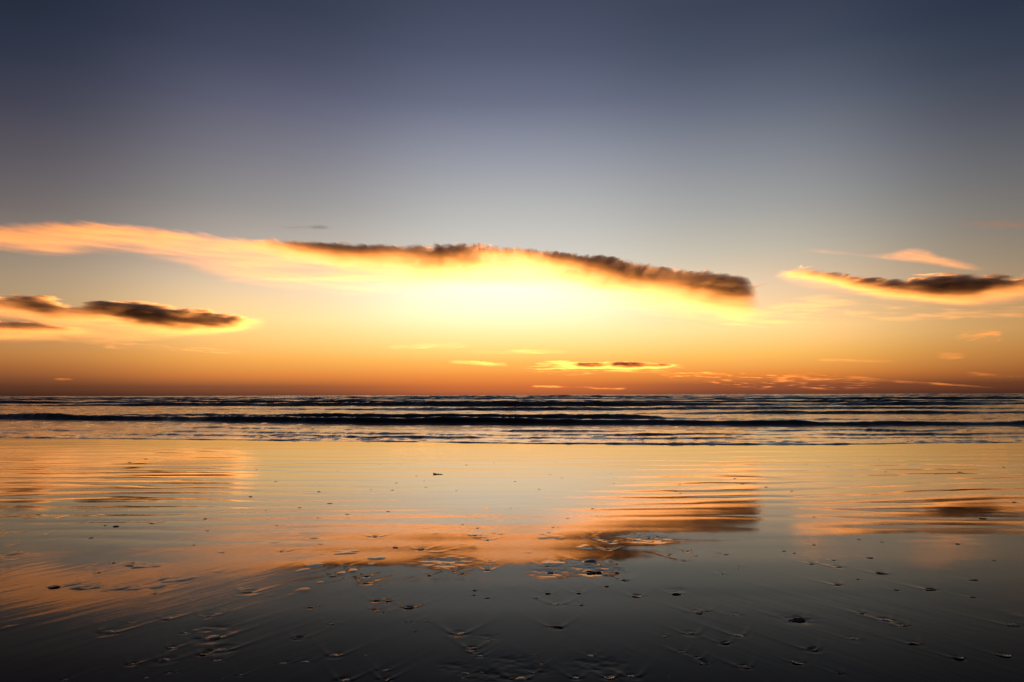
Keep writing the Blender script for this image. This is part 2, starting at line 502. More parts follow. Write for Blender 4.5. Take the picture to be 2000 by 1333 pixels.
def sand_relief(X, Y):
    z = beach_z(Y)
    # broad undulations of the wet flat
    z = z + 0.0030 * fbm(X * 0.16, Y * 0.55, 31, 3) * sstep(2, 6, Y) + 0.0017 * fbm(X * 0.25, Y * 1.6, 37, 2) * sstep(13, 6, Y)
    # long low ripples of the film of water draining off
    wob = 0.6 * fbm(X * 0.13, Y * 0.22, 41, 3) + 0.34 * fbm(X * 0.45, Y * 0.7, 43, 4)
    ph = 2 * np.pi * (11.5 * np.log(np.maximum(Y, 1.0)) * 1.25 + wob * 1.6)
    U = X / np.maximum(Y, 1.0)
    env = sstep(5.0, 7.0, Y) * np.clip(0.75 + 0.8 * fbm(X * 0.35, Y * 0.8, 47, 3), 0.1, 1.3)
    env = env * (0.25 + 0.75 * np.clip(np.exp(-((U + 0.47) / 0.24) ** 2) + sstep(0.05, 0.32, U), 0, 1)) * sstep(17.5, 9.5, Y) + 0.11 * sstep(9, 13, Y)
    lam = np.maximum(Y, 1.0) / (11.5 * 1.25)
    ridge = np.sin(ph) + 0.30 * np.sin(2 * ph + 1.1)
    z = z + env * 0.0170 * lam / (2 * np.pi) * ridge
    wob2 = fbm(X * 0.22, Y * 0.8, 53, 3)
    ph2 = 2 * np.pi * (Y / 0.31 + 0.9 * wob2)
    z = z + sstep(8.0, 12.0, Y) * 0.0130 * 0.31 / (2 * np.pi) * np.sin(ph2) * (0.6 + 0.5 * fbm(X * 0.15, Y * 0.5, 59, 2))
    # backwash streaks, drawn out towards the sea
    near = sstep(9.5, 5.5, Y)
    lean = 0.5 + 0.42 * np.tanh(X / 1.2)
    patch = sstep(-0.25, 0.45, fbm(X * 0.45, Y * 0.55, 71, 3))
    wx = X + 0.12 * fbm(X * 0.7, Y * 0.6, 61, 2)
    st = 0.0
    for sg, wgt in ((1, 1 - lean), (-1, lean)):
        ca, sa = math.cos(R(31)), sg * math.sin(R(31))
        st = st + wgt * fbm((wx * ca - Y * sa) * 15.0, (wx * sa + Y * ca) * 1.6, 67 + sg, 3, 0.6)
    z = z + near * 0.00030 * st * (0.1 + 0.9 * patch)
    # small rough lumps and pock marks
    lump = np.maximum(fbm(X * 7.0, Y * 5.0, 73, 3) - 0.36, 0)
    z = z + near * 0.007 * lump * sstep(-0.1, 0.5, fbm(X * 0.6, Y * 0.6, 79, 2))
    # scour and wakes round everything that lies on the sand
    for (sx_, sy_, r, kind) in SCOUR:
        reach = r * 9
        if kind == "patch":
            reach = r * 2.2
        rows = np.where((Y[:, 0] > sy_ - reach) & (Y[:, 0] < sy_ + reach))[0]
        if not len(rows):
            continue
        r0, r1 = rows[0], rows[-1] + 1
        xr = X[r0:r1]
        cm = np.where((np.abs(xr - sx_) < reach).any(0))[0]
        if not len(cm):
            continue
        c0, c1 = cm[0], cm[-1] + 1
        dx, dy = (X[r0:r1, c0:c1] - sx_) / r, (Y[r0:r1, c0:c1] - sy_) / r
        if kind == "patch":      # ruffled spot
            q = np.exp(-(dx * dx + dy * dy * 1.2))
            z[r0:r1, c0:c1] += q * (0.022 * r * (fbm(dx * 2.2 + sx_, dy * 2.6, 83, 3)) - 0.02 * r)
            continue
        q = np.sqrt(dx * dx + dy * dy)
        amt = 0.3 + 0.9 * float(_hash(np.array([int(sx_ * 1000)]), np.array([int(sy_ * 1000)]), 5)[0])
        amt *= min(1.0, 0.022 / r)
        ring = 0.55 + 1.0 * vnoise(dx * 0.9 + sx_ * 7, dy * 0.9 + sy_ * 5, 89)
        dz = amt * ring * (-0.032 * r * np.exp(-((q - 0.8) / 0.5) ** 2) + 0.010 * r * np.exp(-((q - 1.6) / 0.4) ** 2))
        dyc = np.maximum(dy, 0)
        amp = np.exp(-dyc / 2.3) * (dy > 0)
        for sgn in (-1, 1):
            off = dx - sgn * (0.8 + 0.58 * dyc)
            dz += amt * amp * 0.062 * r * np.exp(-(off / (0.32 + 0.06 * dyc)) ** 2)
        dz += -amt * amp * 0.034 * r * np.exp(-(dx / (0.6 + 0.2 * dyc)) ** 2)
        z[r0:r1, c0:c1] += dz
    return z


def sand_material():
    mat = bpy.data.materials.new("wet sand")
    mat.use_nodes = True
    N = NT(mat.node_tree)
    p = mat.node_tree.nodes["Principled BSDF"]
    P = N.node("ShaderNodeTexCoord").outputs["Object"]
    n1 = N.noise(P, 0.7, 5.0, 0.6)[0]
    n2 = N.noise(P, 60.0, 3.0, 0.6)[0]
    n3 = N.noise(P, 420.0, 2.0, 0.6)[0]
    c = N.ramp(N.add(N.mul(n1, 0.6), N.mul(n3, 0.4)), [(0.3, (0.012, 0.009, 0.008)), (0.7, (0.030, 0.023, 0.018))])
    N.put(p.inputs["Base Color"], c)
    p.inputs["IOR"].default_value = 1.33
    N.put(p.inputs["Roughness"], N.maprange(n1, 0.35, 0.7, 0.02, 0.07))
    x, y, z = N.sep(P)[:3]
    # the film of water thins out up the beach
    N.put(p.inputs["Specular IOR Level"], N.maprange(y, 2.6, 10.5, 0.032, 0.62, True))
    ca, sa = math.cos(R(31)), math.sin(R(31))
    fam = []
    for sg in (1, -1):
        c_ = N.sub(N.mul(x, ca * 36.0), N.mul(y, sg * sa * 36.0))
        a_ = N.add(N.mul(x, sg * sa * 5.0), N.mul(y, ca * 5.0))
        fam.append(N.noise(N.comb(c_, a_, float(sg)), 1.0, 4.0, 0.6, 2.0, 0.3)[0])
    lean = N.maprange(x, -2.0, 2.0, 0.1, 0.9, True)
    st = N.add(N.mul(fam[0], N.sub(1.0, lean)), N.mul(fam[1], lean))
    far = N.maprange(y, 4.0, 13.0, 1.0, 0.12)
    h = N.add(N.mul(st, 0.0016), N.add(N.mul(n2, 0.0005), N.mul(n3, 0.00010)))
    b = N.node("ShaderNodeBump")
    b.inputs["Distance"].default_value = 1.0
    N.put(b.inputs["Strength"], N.mul(N.mul(far, 0.20), N.maprange(N.noise(P, 0.9, 3.0, 0.6)[0], 0.4, 0.62, 0.25, 1.0, True)))
    N.put(b.inputs["Height"], h)
    N.put(p.inputs["Normal"], b.outputs[0])
    return mat


ub = fan(1.02, 780, 14, 30.0)
yb = np.concatenate([[-60, -30, -12, -4, 0, 1.2, 1.9], np.geomspace(2.25, 26.0, 900), np.linspace(27.5, 90, 14)])
Xb = ub[None, :] * np.maximum(yb, 2.2)[:, None]
Yb = np.repeat(yb[:, None], len(ub), 1)
Zb = sand_relief(Xb, Yb)
beach = mesh_obj("beach", np.stack([Xb, Yb, Zb], -1).reshape(-1, 3), grid_faces(*Xb.shape), sand_material())
tag(beach, kind="structure")

# ------------------------------------------------------------------ the sea


def bore(X, Y, line, H, face, back, seed, broken=0.0, wob=0.5, wl=0.16):
    """One line of surf: a steep face to the shore, a long back to seaward."""
    xs, ys = [p[0] for p in line], [p[1] for p in line]
    yc = np.interp(X, xs, ys)
    yc = yc + wob * fbm(X * wl, X * 0 + seed, seed, 5, 0.55)
    a = 0.70 + 0.85 * fbm(X * wl * 0.8, X * 0 + 7.7, seed + 11, 5, 0.6)
    if broken:
        a = a * sstep(broken - 0.35, broken + 0.15, 0.5 + 0.9 * fbm(X * wl * 0.55, X * 0 + 1.7, seed + 23, 3))
    d = Y - yc
    up = sstep(0, face, d)
    dn = np.exp(-np.maximum(d - face, 0) / back)
    return H * np.clip(a, 0, None) * up * dn


def sea_z(X, Y):
    wl = waterline(X)
    d = Y - wl
    # thin sheet of the last wave, running up the sand
    z = 0.024 * np.clip(0.75 + 0.9 * fbm(X * 0.9, X * 0 + 2.2, 131, 4), 0.15, 1.5) * sstep(-0.02, 0.13, d) + 0.016 * sstep(0.2, 6.0, d) - 0.25 * sstep(0.02, -0.5, d)
    z = z + beach_z(Y) * sstep(21, 15, Y)
    inner = sstep(0.1, 0.9, d)
    # small dark wavelets in the shallows
    sp = fbm(X * 0.30, Y * 2.4, 101, 4, 0.55)
    z = z + inner * sstep(70, 24, Y) * 0.085 * (0.45 + 0.9 * np.exp(-np.maximum(d, 0) / 1.6)) * np.maximum(sp - 0.12, 0) ** 1.0 * (1.0 + fbm(X * 3.5, Y * 4.0, 103, 2))
    z = z + inner * 0.006 * fbm(X * 1.6, Y * 3.4, 107, 3) * (0.4 + sstep(19, 30, Y))
    # torn foam and broken wavelets along the edge of the swash
    edge = sstep(0.05, 0.3, d) * np.exp(-np.maximum(d, 0) / 1.1)
    z = z + edge * 0.085 * np.maximum(fbm(X * 1.5, Y * 5.0, 127, 4, 0.6) - 0.05, 0)
    bores = [
        ([(-60, 29), (-15, 22.6), (-4, 20.0), (4, 18.9), (14, 19.3), (60, 23)], 0.048, 0.11, 1.0, 3, 0.42, 0.35, 0.5),
        ([(-60, 31), (-15, 24.4), (-4, 21.4), (4, 20.4), (14, 20.6), (60, 24)], 0.060, 0.13, 1.2, 5, 0.50, 0.6, 0.4),
        ([(-60, 33), (-18, 27.6), (-4, 23.6), (4, 22.6), (16, 22.6), (60, 26)], 0.065, 0.15, 1.4, 7, 0.45, 0.8, 0.3),
        ([(-60, 48), (-28, 37), (-16.5, 33.2), (-6.6, 29.2), (8, 26.9), (20, 26.2), (60, 27)], 0.29, 0.50, 3.2, 13, 0.0, 0.7, 0.16),
        ([(-60, 52), (-28, 41), (-16.5, 37.5), (-6.6, 33.5), (8, 31.5), (20, 31), (60, 32)], 0.30, 0.55, 4.0, 17, 0.75, 2.2, 0.10),
        ([(-90, 64), (-30, 50), (0, 43), (30, 41), (90, 45)], 0.17, 0.5, 4.0, 19, 0.5, 2.5, 0.07),
        ([(-120, 78), (-40, 64), (0, 56), (40, 55), (120, 58)], 0.27, 0.7, 6.0, 29, 0.45, 4.0, 0.05),
        ([(-160, 98), (-50, 84), (0, 74), (50, 74), (160, 76)], 0.52, 1.1, 8.0, 37, 0.18, 5.0, 0.04),
        ([(-200, 124), (0, 98), (200, 100)], 0.60, 1.3, 11.0, 43, 0.1, 6.0, 0.03),
        ([(-300, 165), (0, 132), (300, 136)], 0.70, 1.6, 14.0, 51, 0.20, 9.0, 0.022),
        ([(-400, 215), (0, 178), (400, 182)], 0.78, 2.0, 20.0, 57, 0.15, 12.0, 0.016),
        ([(-500, 285), (0, 242), (500, 246)], 0.86, 2.6, 25.0, 63, 0.15, 16.0, 0.012),
        ([(-700, 375), (0, 330), (700, 335)], 1.08, 3.5, 30.0, 69, 0.1, 20.0, 0.009),
        ([(-900, 500), (0, 450), (900, 455)], 1.22, 5.0, 40.0, 75, 0.1, 26.0, 0.007),
        ([(-1500, 690), (0, 640), (1500, 650)], 1.45, 7.0, 60.0, 81, 0.1, 34.0, 0.005),
        ([(-2500, 960), (0, 900), (2500, 920)], 1.75, 8.0, 70.0, 87, 0.0, 40.0, 0.004),
        ([(-3500, 1330), (0, 1250), (3500, 1280)], 1.85, 10.0, 90.0, 93, 0.0, 50.0, 0.003),
    ]
    w = np.zeros_like(z)
    for line, H, face, back, seed, brk, wob, wlx in bores:
        w = np.maximum(w, bore(X, Y, line, H, face, back, seed, brk, wob, wlx)) + 0.25 * np.minimum(w, bore(X, Y, line, H, face, back, seed, brk, wob, wlx))
    z = z + w * sstep(0.0, 1.0, d)
    off = sstep(27, 45, Y)
    z = z + off * (0.08 * fbm(X * 0.20, Y * 0.62, 111, 4, 0.6) + 0.30 * sstep(50, 130, Y) * fbm(X * 0.07, Y * 0.22, 117, 5, 0.62))
    z = z + sstep(0.02, 0.12, w) * 0.012 * fbm(X * 0.7, Y * 1.6, 121, 3)
    return np.where(Y > 1500, 0.0, z)


def sea_material():
    mat = bpy.data.materials.new("sea water")
    mat.use_nodes = True
    N = NT(mat.node_tree)
    p = mat.node_tree.nodes["Principled BSDF"]
    P = N.node("ShaderNodeTexCoord").outputs["Object"]
    x, y, z = N.sep(P)[:3]
    p.inputs["Base Color"].default_value = (0.030, 0.018, 0.010, 1)
    p.inputs["IOR"].default_value = 1.333
    N.put(p.inputs["Roughness"], N.maprange(y, 18.0, 160.0, 0.05, 0.16))
    a = N.noise(N.comb(N.mul(x, 4.2), N.mul(y, 7.5), 0.0), 1.0, 5.0, 0.6)[0]
    b2 = N.noise(N.comb(N.mul(x, 0.5), N.mul(y, 1.1), 3.0), 1.0, 4.0, 0.6)[0]
    h = N.add(N.mul(a, N.maprange(y, 19.0, 36.0, 0.008, 0.040)), N.mul(b2, N.maprange(y, 26.0, 60.0, 0.0, 0.38)))
    b = N.node("ShaderNodeBump")
    b.inputs["Distance"].default_value = 1.0
    b.inputs["Strength"].default_value = 0.8
    N.put(b.inputs["Height"], h)
    N.put(p.inputs["Normal"], b.outputs[0])
    return mat


us = fan(1.05, 640, 12, 25.0)
ys = np.concatenate([np.geomspace(16.4, 1500.0, 860), np.geomspace(1600, 11000, 12)])
Xs = us[None, :] * ys[:, None]
Ys = np.repeat(ys[:, None], len(us), 1)
Zs = sea_z(Xs, Ys)
sea = mesh_obj("sea", np.stack([Xs, Ys, Zs], -1).reshape(-1, 3), grid_faces(*Xs.shape), sea_material())
tag(sea, kind="structure")

# ------------------------------------------------------------------ clouds


def cloud(label, D, depth, top, bot, veil, core=None, core_bot=None, seed=0.0, tilt=0.0, tuft=70.0, fibre=0.6, wave=70.0,
          top_soft=70.0, bot_soft=220.0, core_soft=170.0, end_soft=(500.0, 260.0), lowscale=(1900.0, 420.0), tuftscale=(230.0, 150.0),
          fibrescale=(1100.0, 75.0), gap=0.5, ragged=0.55, albedo=(0.98, 0.93, 0.87), aniso=0.62, step=0.5, lean=0.0, top_drop=0.0, group=None):
    """A real cloud on the far side of the sea: a closed hull round a procedural density.
    top / bot / core_bot: outlines as photograph pixels, turned into metres at distance D.
    veil / core: optical depth along the cloud, as (pixel x, depth)."""
    zt = [at_dist(px, py, D) for px, py in top]
    zb = [at_dist(px, py, D) for px, py in bot]
    xm = 0.5 * (zt[0][0] + zt[-1][0])
    zm = 0.5 * (np.mean([z for _, z in zt]) + np.mean([z for _, z in zb]))
    T = [(x - xm, z - zm) for x, z in zt]
    B = [(x - xm, z - zm) for x, z in zb]
    cx_ = lambda pts: [(at_dist(px, 620, D)[0] - xm, v) for px, v in pts]
    x0, x1 = T[0][0], T[-1][0]
    # hull
    n, mseg = 80, 18
    xa = np.linspace(x0 - 60, x1 + 60, n)
    hi = np.interp(xa, *zip(*T)) + tuft * 1.0 + wave * 0.5
    lo = np.interp(xa, *zip(*B)) - wave * 0.5
    mid, half = 0.5 * (hi + lo), 0.5 * (hi - lo)
    half = np.maximum(half, 25)
    endf = np.sqrt(np.clip(1 - np.abs(np.linspace(-1, 1, n)) ** 30, 0.03, 1))
    ang = np.linspace(0, 2 * math.pi, mseg, endpoint=False)
    V = np.zeros((n, mseg, 3))
    V[:, :, 0] = xa[:, None]
    V[:, :, 1] = np.sign(np.cos(ang)) * np.abs(np.cos(ang)) ** 0.8 * depth * 0.5 * endf[:, None]
    V[:, :, 2] = mid[:, None] + np.sign(np.sin(ang)) * np.abs(np.sin(ang)) ** 0.35 * (half * endf)[:, None] + lean * V[:, :, 1]
    idx = np.arange(n * mseg).reshape(n, mseg)
    F = np.stack([idx[:-1], np.roll(idx[:-1], -1, 1), np.roll(idx[1:], -1, 1), idx[1:]], -1).reshape(-1, 4).tolist()
    V = V.reshape(-1, 3).tolist() + [[xa[0], 0, mid[0]], [xa[-1], 0, mid[-1]]]
    for j in range(mseg):
        F.append([int(idx[0, (j + 1) % mseg]), int(idx[0, j]), n * mseg])
        F.append([int(idx[-1, j]), int(idx[-1, (j + 1) % mseg]), n * mseg + 1])
    me = bpy.data.meshes.new("cloud")
    me.from_pydata(V, [], F)
    me.update()
    o = bpy.data.objects.new("cloud", me)
    COL.objects.link(o)
    o.location = (xm, D, zm)
    # density
    mat = bpy.data.materials.new("cloud vapour")
    mat.use_nodes = True
    mat.node_tree.nodes.clear()
    N = NT(mat.node_tree)
    P = N.node("ShaderNodeTexCoord").outputs["Object"]
    x, y, z = N.sep(P)[:3]
    z = N.sub(z, N.mul(y, lean))      # the sheet rises towards the sunset, so its underside catches the light
    zs = N.add(z, N.mul(x, tilt))

    def nz(lx, ly, lz, off, det, rough, dist=0.0):
        return N.noise(N.comb(N.add(N.div(x, lx), seed + off), N.div(y, ly), N.add(N.div(zs, lz), seed * 0.37)), 1.0, det, rough, 2.0, dist)[0]

    low = nz(lowscale[0], 2500.0, lowscale[1], 0.0, 3.0, 0.55)
    tf = nz(tuftscale[0], 1500.0, tuftscale[1], 5.3, 7.0, 0.72, 0.9)
    fb = nz(fibrescale[0], 2500.0, fibrescale[1], 9.1, 5.0, 0.62, 0.5)
    wv = N.mul(N.sub(low, 0.5), 2.2 * wave)
    dt = N.add(N.sub(N.curve(x, T), z), N.add(wv, N.mul(N.sub(tf, 0.5), 4.0 * tuft)))
    db = N.add(N.sub(z, N.curve(x, B)), N.add(wv, N.mul(N.sub(fb, 0.5), wave)))
    xe = N.add(x, N.add(N.mul(N.sub(low, 0.5), 1.6 * end_soft[0]), N.mul(N.sub(tf, 0.5), 3.5 * tuft)))
    xr = N.add(x, N.add(N.mul(N.sub(low, 0.5), 1.6 * end_soft[1]), N.mul(N.sub(tf, 0.5), 7.0 * tuft)))
    ends = N.mul(N.maprange(xe, x0 + 0.15 * end_soft[0], x0 + 1.15 * end_soft[0], 0, 1, True), N.maprange(xr, x1 - 0.15 * end_soft[1], x1 - 1.15 * end_soft[1], 0, 1, True))
    y2 = N.div(y, depth * 0.5)
    yf = N.m("MAXIMUM", N.sub(1.0, N.mul(y2, y2)), 0.0)
    vprof = N.mul(N.maprange(dt, top_drop, top_drop + top_soft, 0, 1, True), N.maprange(db, 0.0, bot_soft, 0, 1, True))
    fine = N.add(N.mul(fb, 0.6), N.mul(low, 0.4))
    vn = N.maprange(fine, 0.49 - 0.2 * gap, 0.62, 1.0 - fibre, 1.4, True)
    den = N.mul(N.mul(vprof, vn), N.mul(N.curve(x, cx_(veil)), 1.0 / (depth * 0.667)))
    if core:
        zc = [at_dist(px, py, D) for px, py in core_bot]
        dc = N.add(N.sub(z, N.curve(x, [(a - xm, b - zm) for a, b in zc])), N.add(N.mul(N.sub(low, 0.5), 1.6 * wave), N.mul(N.sub(tf, 0.5), 0.9 * tuft)))
        lowp = N.maprange(dc, 0.0, core_soft, 0, 1)
        cprof = N.mul(N.maprange(dt, 0.0, top_soft * 0.8, 0, 1, True), N.mul(lowp, lowp))
        mixn = N.add(N.mul(tf, 0.45), N.add(N.mul(low, 0.3), N.mul(fb, 0.25)))
        cn = N.maprange(mixn, 0.5 - 0.16 * ragged, 0.5 + 0.18, 1.0 - ragged, 1.5, True)
        den = N.add(den, N.mul(N.mul(cprof, cn), N.mul(N.curve(x, cx_(core)), 1.0 / (depth * 0.667))))
    den = N.mul(N.mul(N.m("MAXIMUM", den, 0.0), yf), ends)
    pv = N.node("ShaderNodeVolumePrincipled")
    pv.inputs["Color"].default_value = (*albedo, 1)
    pv.inputs["Anisotropy"].default_value = aniso
    N.put(pv.inputs["Density"], den)
    pv.inputs["Density Attribute"].default_value = ""
    out = N.node("ShaderNodeOutputMaterial")
    N.put(out.inputs["Volume"], pv.outputs[0])
    mat.cycles.volume_step_rate = step
    me.materials.append(mat)
    tag(o, label, "cloud", group)
    return o


cloud("long arching cloud bank with a ragged dark brown top above the brightest glow", 12000, 1150,
      top=[(-90, 450), (0, 444), (100, 439), (180, 436), (230, 438), (300, 449), (400, 458), (500, 466), (600, 473), (700, 477), (800, 479),
           (900, 481), (1000, 486), (1100, 497), (1200, 510), (1300, 525), (1400, 537), (1440, 543), (1456, 556), (1472, 598), (1500, 612)],
      bot=[(-90, 486), (0, 490), (100, 504), (180, 498), (300, 512), (400, 536), (500, 560), (600, 576), (700, 584), (800, 580), (900, 572),
           (1000, 574), (1100, 590), (1200, 610), (1300, 634), (1400, 644), (1450, 640), (1468, 634), (1500, 622)],
      veil=[(-90, .6), (100, .8), (200, .8), (350, .6), (480, .4), (600, .3), (800, .25), (1000, .22), (1200, .24), (1440, .25), (1500, .1)],
      core=[(-90, 1.584), (60, 1.728), (200, 1.584), (400, 1.872), (480, 3.6), (560, 7.92), (700, 10.08), (850, 10.08), (930, 7.92), (980, 5.04), (1050, 6.48), (1150, 7.2), (1300, 6.48), (1440, 6.48), (1500, 2.88)],
      core_bot=[(-90, 478), (200, 478), (400, 496), (560, 516), (700, 540), (850, 548), (1000, 548), (1100, 562), (1200, 584), (1300, 606), (1350, 614), (1400, 626), (1450, 632), (1500, 624)],
      tilt=0.085, tuft=85, wave=110, core_soft=520, bot_soft=330, ragged=0.5, tuftscale=(190, 120), end_soft=(800, 330), lean=0.13, top_drop=50, aniso=0.55, seed=1.0)
cloud("lower left cloud with two dark cores and an orange underside, pointing to the glow", 15000, 1000,
      top=[(-90, 588), (0, 582), (60, 581), (110, 592), (150, 600), (185, 594), (220, 590), (260, 592), (330, 602), (400, 607), (450, 615), (500, 621), (530, 630)],
      bot=[(-90, 668), (0, 672), (100, 670), (200, 676), (300, 668), (400, 660), (450, 656), (500, 648), (530, 642)],
      veil=[(-90, 0.289), (100, 0.371), (200, 0.289), (400, 0.227), (530, 0.206)],
      core=[(-90, 6), (0, 8), (60, 8), (150, 5), (200, 6), (240, 8), (300, 9), (400, 9), (450, 7), (490, 2), (530, 0)],
      core_bot=[(-90, 608), (0, 612), (60, 620), (150, 638), (200, 636), (240, 640), (300, 652), (380, 660), (450, 654), (490, 644), (530, 638)],
      tilt=0.09, tuft=130, wave=120, core_soft=300, end_soft=(400, 300), ragged=0.85, tuftscale=(260, 110), lean=0.11, top_drop=40, seed=4.3)
cloud("dark flat cloud low at the left edge beneath the two cored cloud", 15600, 800,
      top=[(-90, 622), (0, 626), (60, 628), (120, 636), (180, 646), (215, 652)],
      bot=[(-90, 664), (0, 664), (60, 662), (120, 660), (180, 658), (215, 656)],
      veil=[(-90, 0.4), (215, 0.24)],
      core=[(-90, 4.9), (60, 4.9), (140, 4.2), (190, 1.75), (215, 0.14)],
      core_bot=[(-90, 652), (0, 652), (120, 654), (215, 655)],
      tilt=0.07, tuft=50, wave=30, top_soft=110, core_soft=150, bot_soft=90, end_soft=(300, 500), lean=0.09, seed=7.7, ragged=0.35)
cloud("long low cloud with a dark brown spine and glowing orange rim at the right edge", 13000, 1000,
      top=[(1515, 534), (1545, 528), (1600, 532), (1650, 538), (1700, 544), (1760, 546), (1820, 542), (1870, 540), (1920, 544), (2000, 548), (2090, 548)],
      bot=[(1515, 552), (1545, 560), (1600, 572), (1650, 584), (1700, 590), (1760, 596), (1820, 602), (1870, 604), (1920, 602), (2000, 594), (2090, 588)],
      veil=[(1515, 0.122), (1600, 0.183), (1700, 0.22), (2090, 0.22)],
      core=[(1515, 4), (1560, 10), (1620, 18), (1700, 17), (1780, 13), (1860, 11), (1920, 10), (2000, 11), (2090, 11)],
      core_bot=[(1515, 548), (1560, 550), (1620, 560), (1700, 580), (1780, 590), (1860, 597), (1920, 592), (2000, 582), (2090, 576)],
      tilt=0.05, tuft=150, wave=100, core_soft=330, ragged=0.8, tuftscale=(260, 110), end_soft=(350, 400), lean=0.12, top_drop=40, seed=11.2)
cloud("pale yellow veil spreading below the dark right hand cloud", 13600, 700,
      top=[(1370, 604), (1450, 606), (1520, 590), (1600, 576), (1700, 584), (1800, 594), (1900, 596), (2000, 596), (2090, 592)],
      bot=[(1370, 642), (1450, 645), (1520, 646), (1600, 638), (1700, 632), (1800, 630), (1900, 628), (2000, 622), (2090, 618)],
      veil=[(1370, 0.192), (1450, 0.288), (1600, 0.264), (1800, 0.24), (2090, 0.216)],
      tilt=0.02, tuft=50, wave=90, fibre=1.0, gap=0.2, bot_soft=160, top_soft=120, end_soft=(700, 500), lean=0.11, seed=13.9, fibrescale=(900, 90))
cloud("thin pink wisp high above the right hand clouds", 14500, 231,
      top=[(1555, 482), (1600, 486), (1660, 492), (1720, 494), (1760, 486), (1785, 482), (1830, 496), (1880, 508), (1940, 524)],
      bot=[(1555, 492), (1600, 496), (1660, 501), (1720, 508), (1760, 512), (1785, 514), (1830, 520), (1880, 528), (1940, 534)],
      veil=[(1555, 0.06), (1620, 0.34), (1700, 0.22), (1740, 0.25), (1800, 0.325), (1880, 0.25), (1940, 0.05)],
      tilt=0.17, tuft=25, wave=25, fibre=0.5, top_soft=160, bot_soft=90, end_soft=(350, 450), seed=17.1, fibrescale=(700, 50))
cloud("faint grey sliver of cloud alone in the clear sky over the cloud bank", 10500, 220,
      top=[(520, 441), (560, 441), (600, 441), (620, 440), (640, 442), (670, 443)],
      bot=[(520, 446), (560, 447), (600, 447), (620, 448), (640, 447), (670, 446)],
      veil=[(520, 0.165), (600, 0.22), (620, 0.44), (640, 0.22), (670, 0.055)], aniso=0.2,
      tilt=0.0, tuft=8, wave=8, fibre=0.5, top_soft=18, bot_soft=18, end_soft=(300, 300), seed=19.4, albedo=(.55, .45, .42))
cloud("thin bright streak of cloud crossing under the left half of the cloud bank", 12600, 297,
      top=[(395, 548), (450, 544), (500, 541), (560, 540), (640, 539), (740, 536), (820, 536)],
      bot=[(395, 556), (450, 553), (500, 550), (560, 550), (640, 550), (740, 550), (820, 550)],
      veil=[(395, 0.08), (500, 0.24), (700, 0.28), (820, 0.08)],
      tilt=-0.02, tuft=14, wave=16, fibre=0.5, top_soft=60, bot_soft=50, end_soft=(500, 600), seed=23.0)
cloud("small dark slit of cloud edged with white gold just above the horizon", 19000, 600,
      top=[(1000, 716), (1040, 714), (1080, 709), (1120, 707), (1160, 708), (1200, 706), (1260, 708), (1310, 711), (1345, 713)],
      bot=[(1000, 722), (1040, 729), (1080, 733), (1120, 734), (1160, 731), (1200, 727), (1260, 729), (1310, 727), (1345, 717)],
      veil=[(1000, 0.117), (1060, 0.293), (1140, 0.312), (1220, 0.234), (1290, 0.273), (1345, 0.117)],
      core=[(1000, 0.0), (1090, 0.14), (1120, 3.5), (1160, 6.3), (1185, 2.8), (1200, 7.0), (1240, 7.7), (1265, 4.9), (1290, 5.6), (1310, 1.4), (1345, 0.0)],
      core_bot=[(1000, 716), (1100, 721), (1150, 722), (1200, 722), (1260, 722), (1310, 720), (1345, 715)],
      tilt=0.0, tuft=22, wave=34, fibre=1.0, gap=0.1, top_soft=60, core_soft=90, bot_soft=60, end_soft=(600, 400), lean=0.04, seed=29.5, fibrescale=(700, 42), tuftscale=(320, 90), albedo=(1, .85, .7))  # warm albedo stands in for light reddened by the low air
cloud("short white gold flake of cloud touching the upper left of the small dark slit", 18700, 220,
      top=[(1040, 708), (1065, 705), (1095, 704), (1125, 706)], bot=[(1040, 712), (1065, 713), (1095, 713), (1125, 711)],
      veil=[(1040, 0.21), (1080, 0.63), (1125, 0.28)], tuft=22, wave=20, fibre=0.9, gap=0.3, top_soft=45, bot_soft=45, end_soft=(250, 250), seed=30.9, albedo=(1, .85, .7))  # albedo warmed to imitate reddening by the air near the horizon
cloud("bright golden scrap of cloud left of the small dark slit", 18500, 220,
      top=[(870, 702), (920, 704), (960, 706), (995, 708)], bot=[(870, 710), (920, 714), (960, 717), (995, 718)],
      veil=[(870, 0.07), (930, 0.175), (975, 0.315), (995, 0.14)],
      tilt=0.05, tuft=25, wave=22, fibre=0.8, top_soft=50, bot_soft=45, end_soft=(350, 120), seed=31.6, gap=0.2)
cloud("pale golden streak of cloud over the small dark slit", 18000, 220,
      top=[(900, 684), (960, 684), (1040, 682), (1120, 686)], bot=[(900, 692), (960, 694), (1040, 692), (1120, 693)],
      veil=[(900, 0.07), (970, 0.175), (1060, 0.193), (1120, 0.07)],
      tilt=0.02, tuft=20, wave=20, fibre=0.85, top_soft=45, bot_soft=45, end_soft=(350, 350), seed=37.2, gap=0.2)
cloud("soft pale streak of cloud under the left side of the glow", 17500, 220,
      top=[(740, 672), (800, 670), (860, 668), (920, 674)], bot=[(740, 680), (800, 684), (860, 682), (920, 682)],
      veil=[(740, 0.07), (810, 0.175), (850, 0.21), (920, 0.07)],
      tilt=-0.05, tuft=20, wave=22, fibre=0.85, top_soft=55, bot_soft=55, end_soft=(350, 350), seed=41.8, gap=0.2)
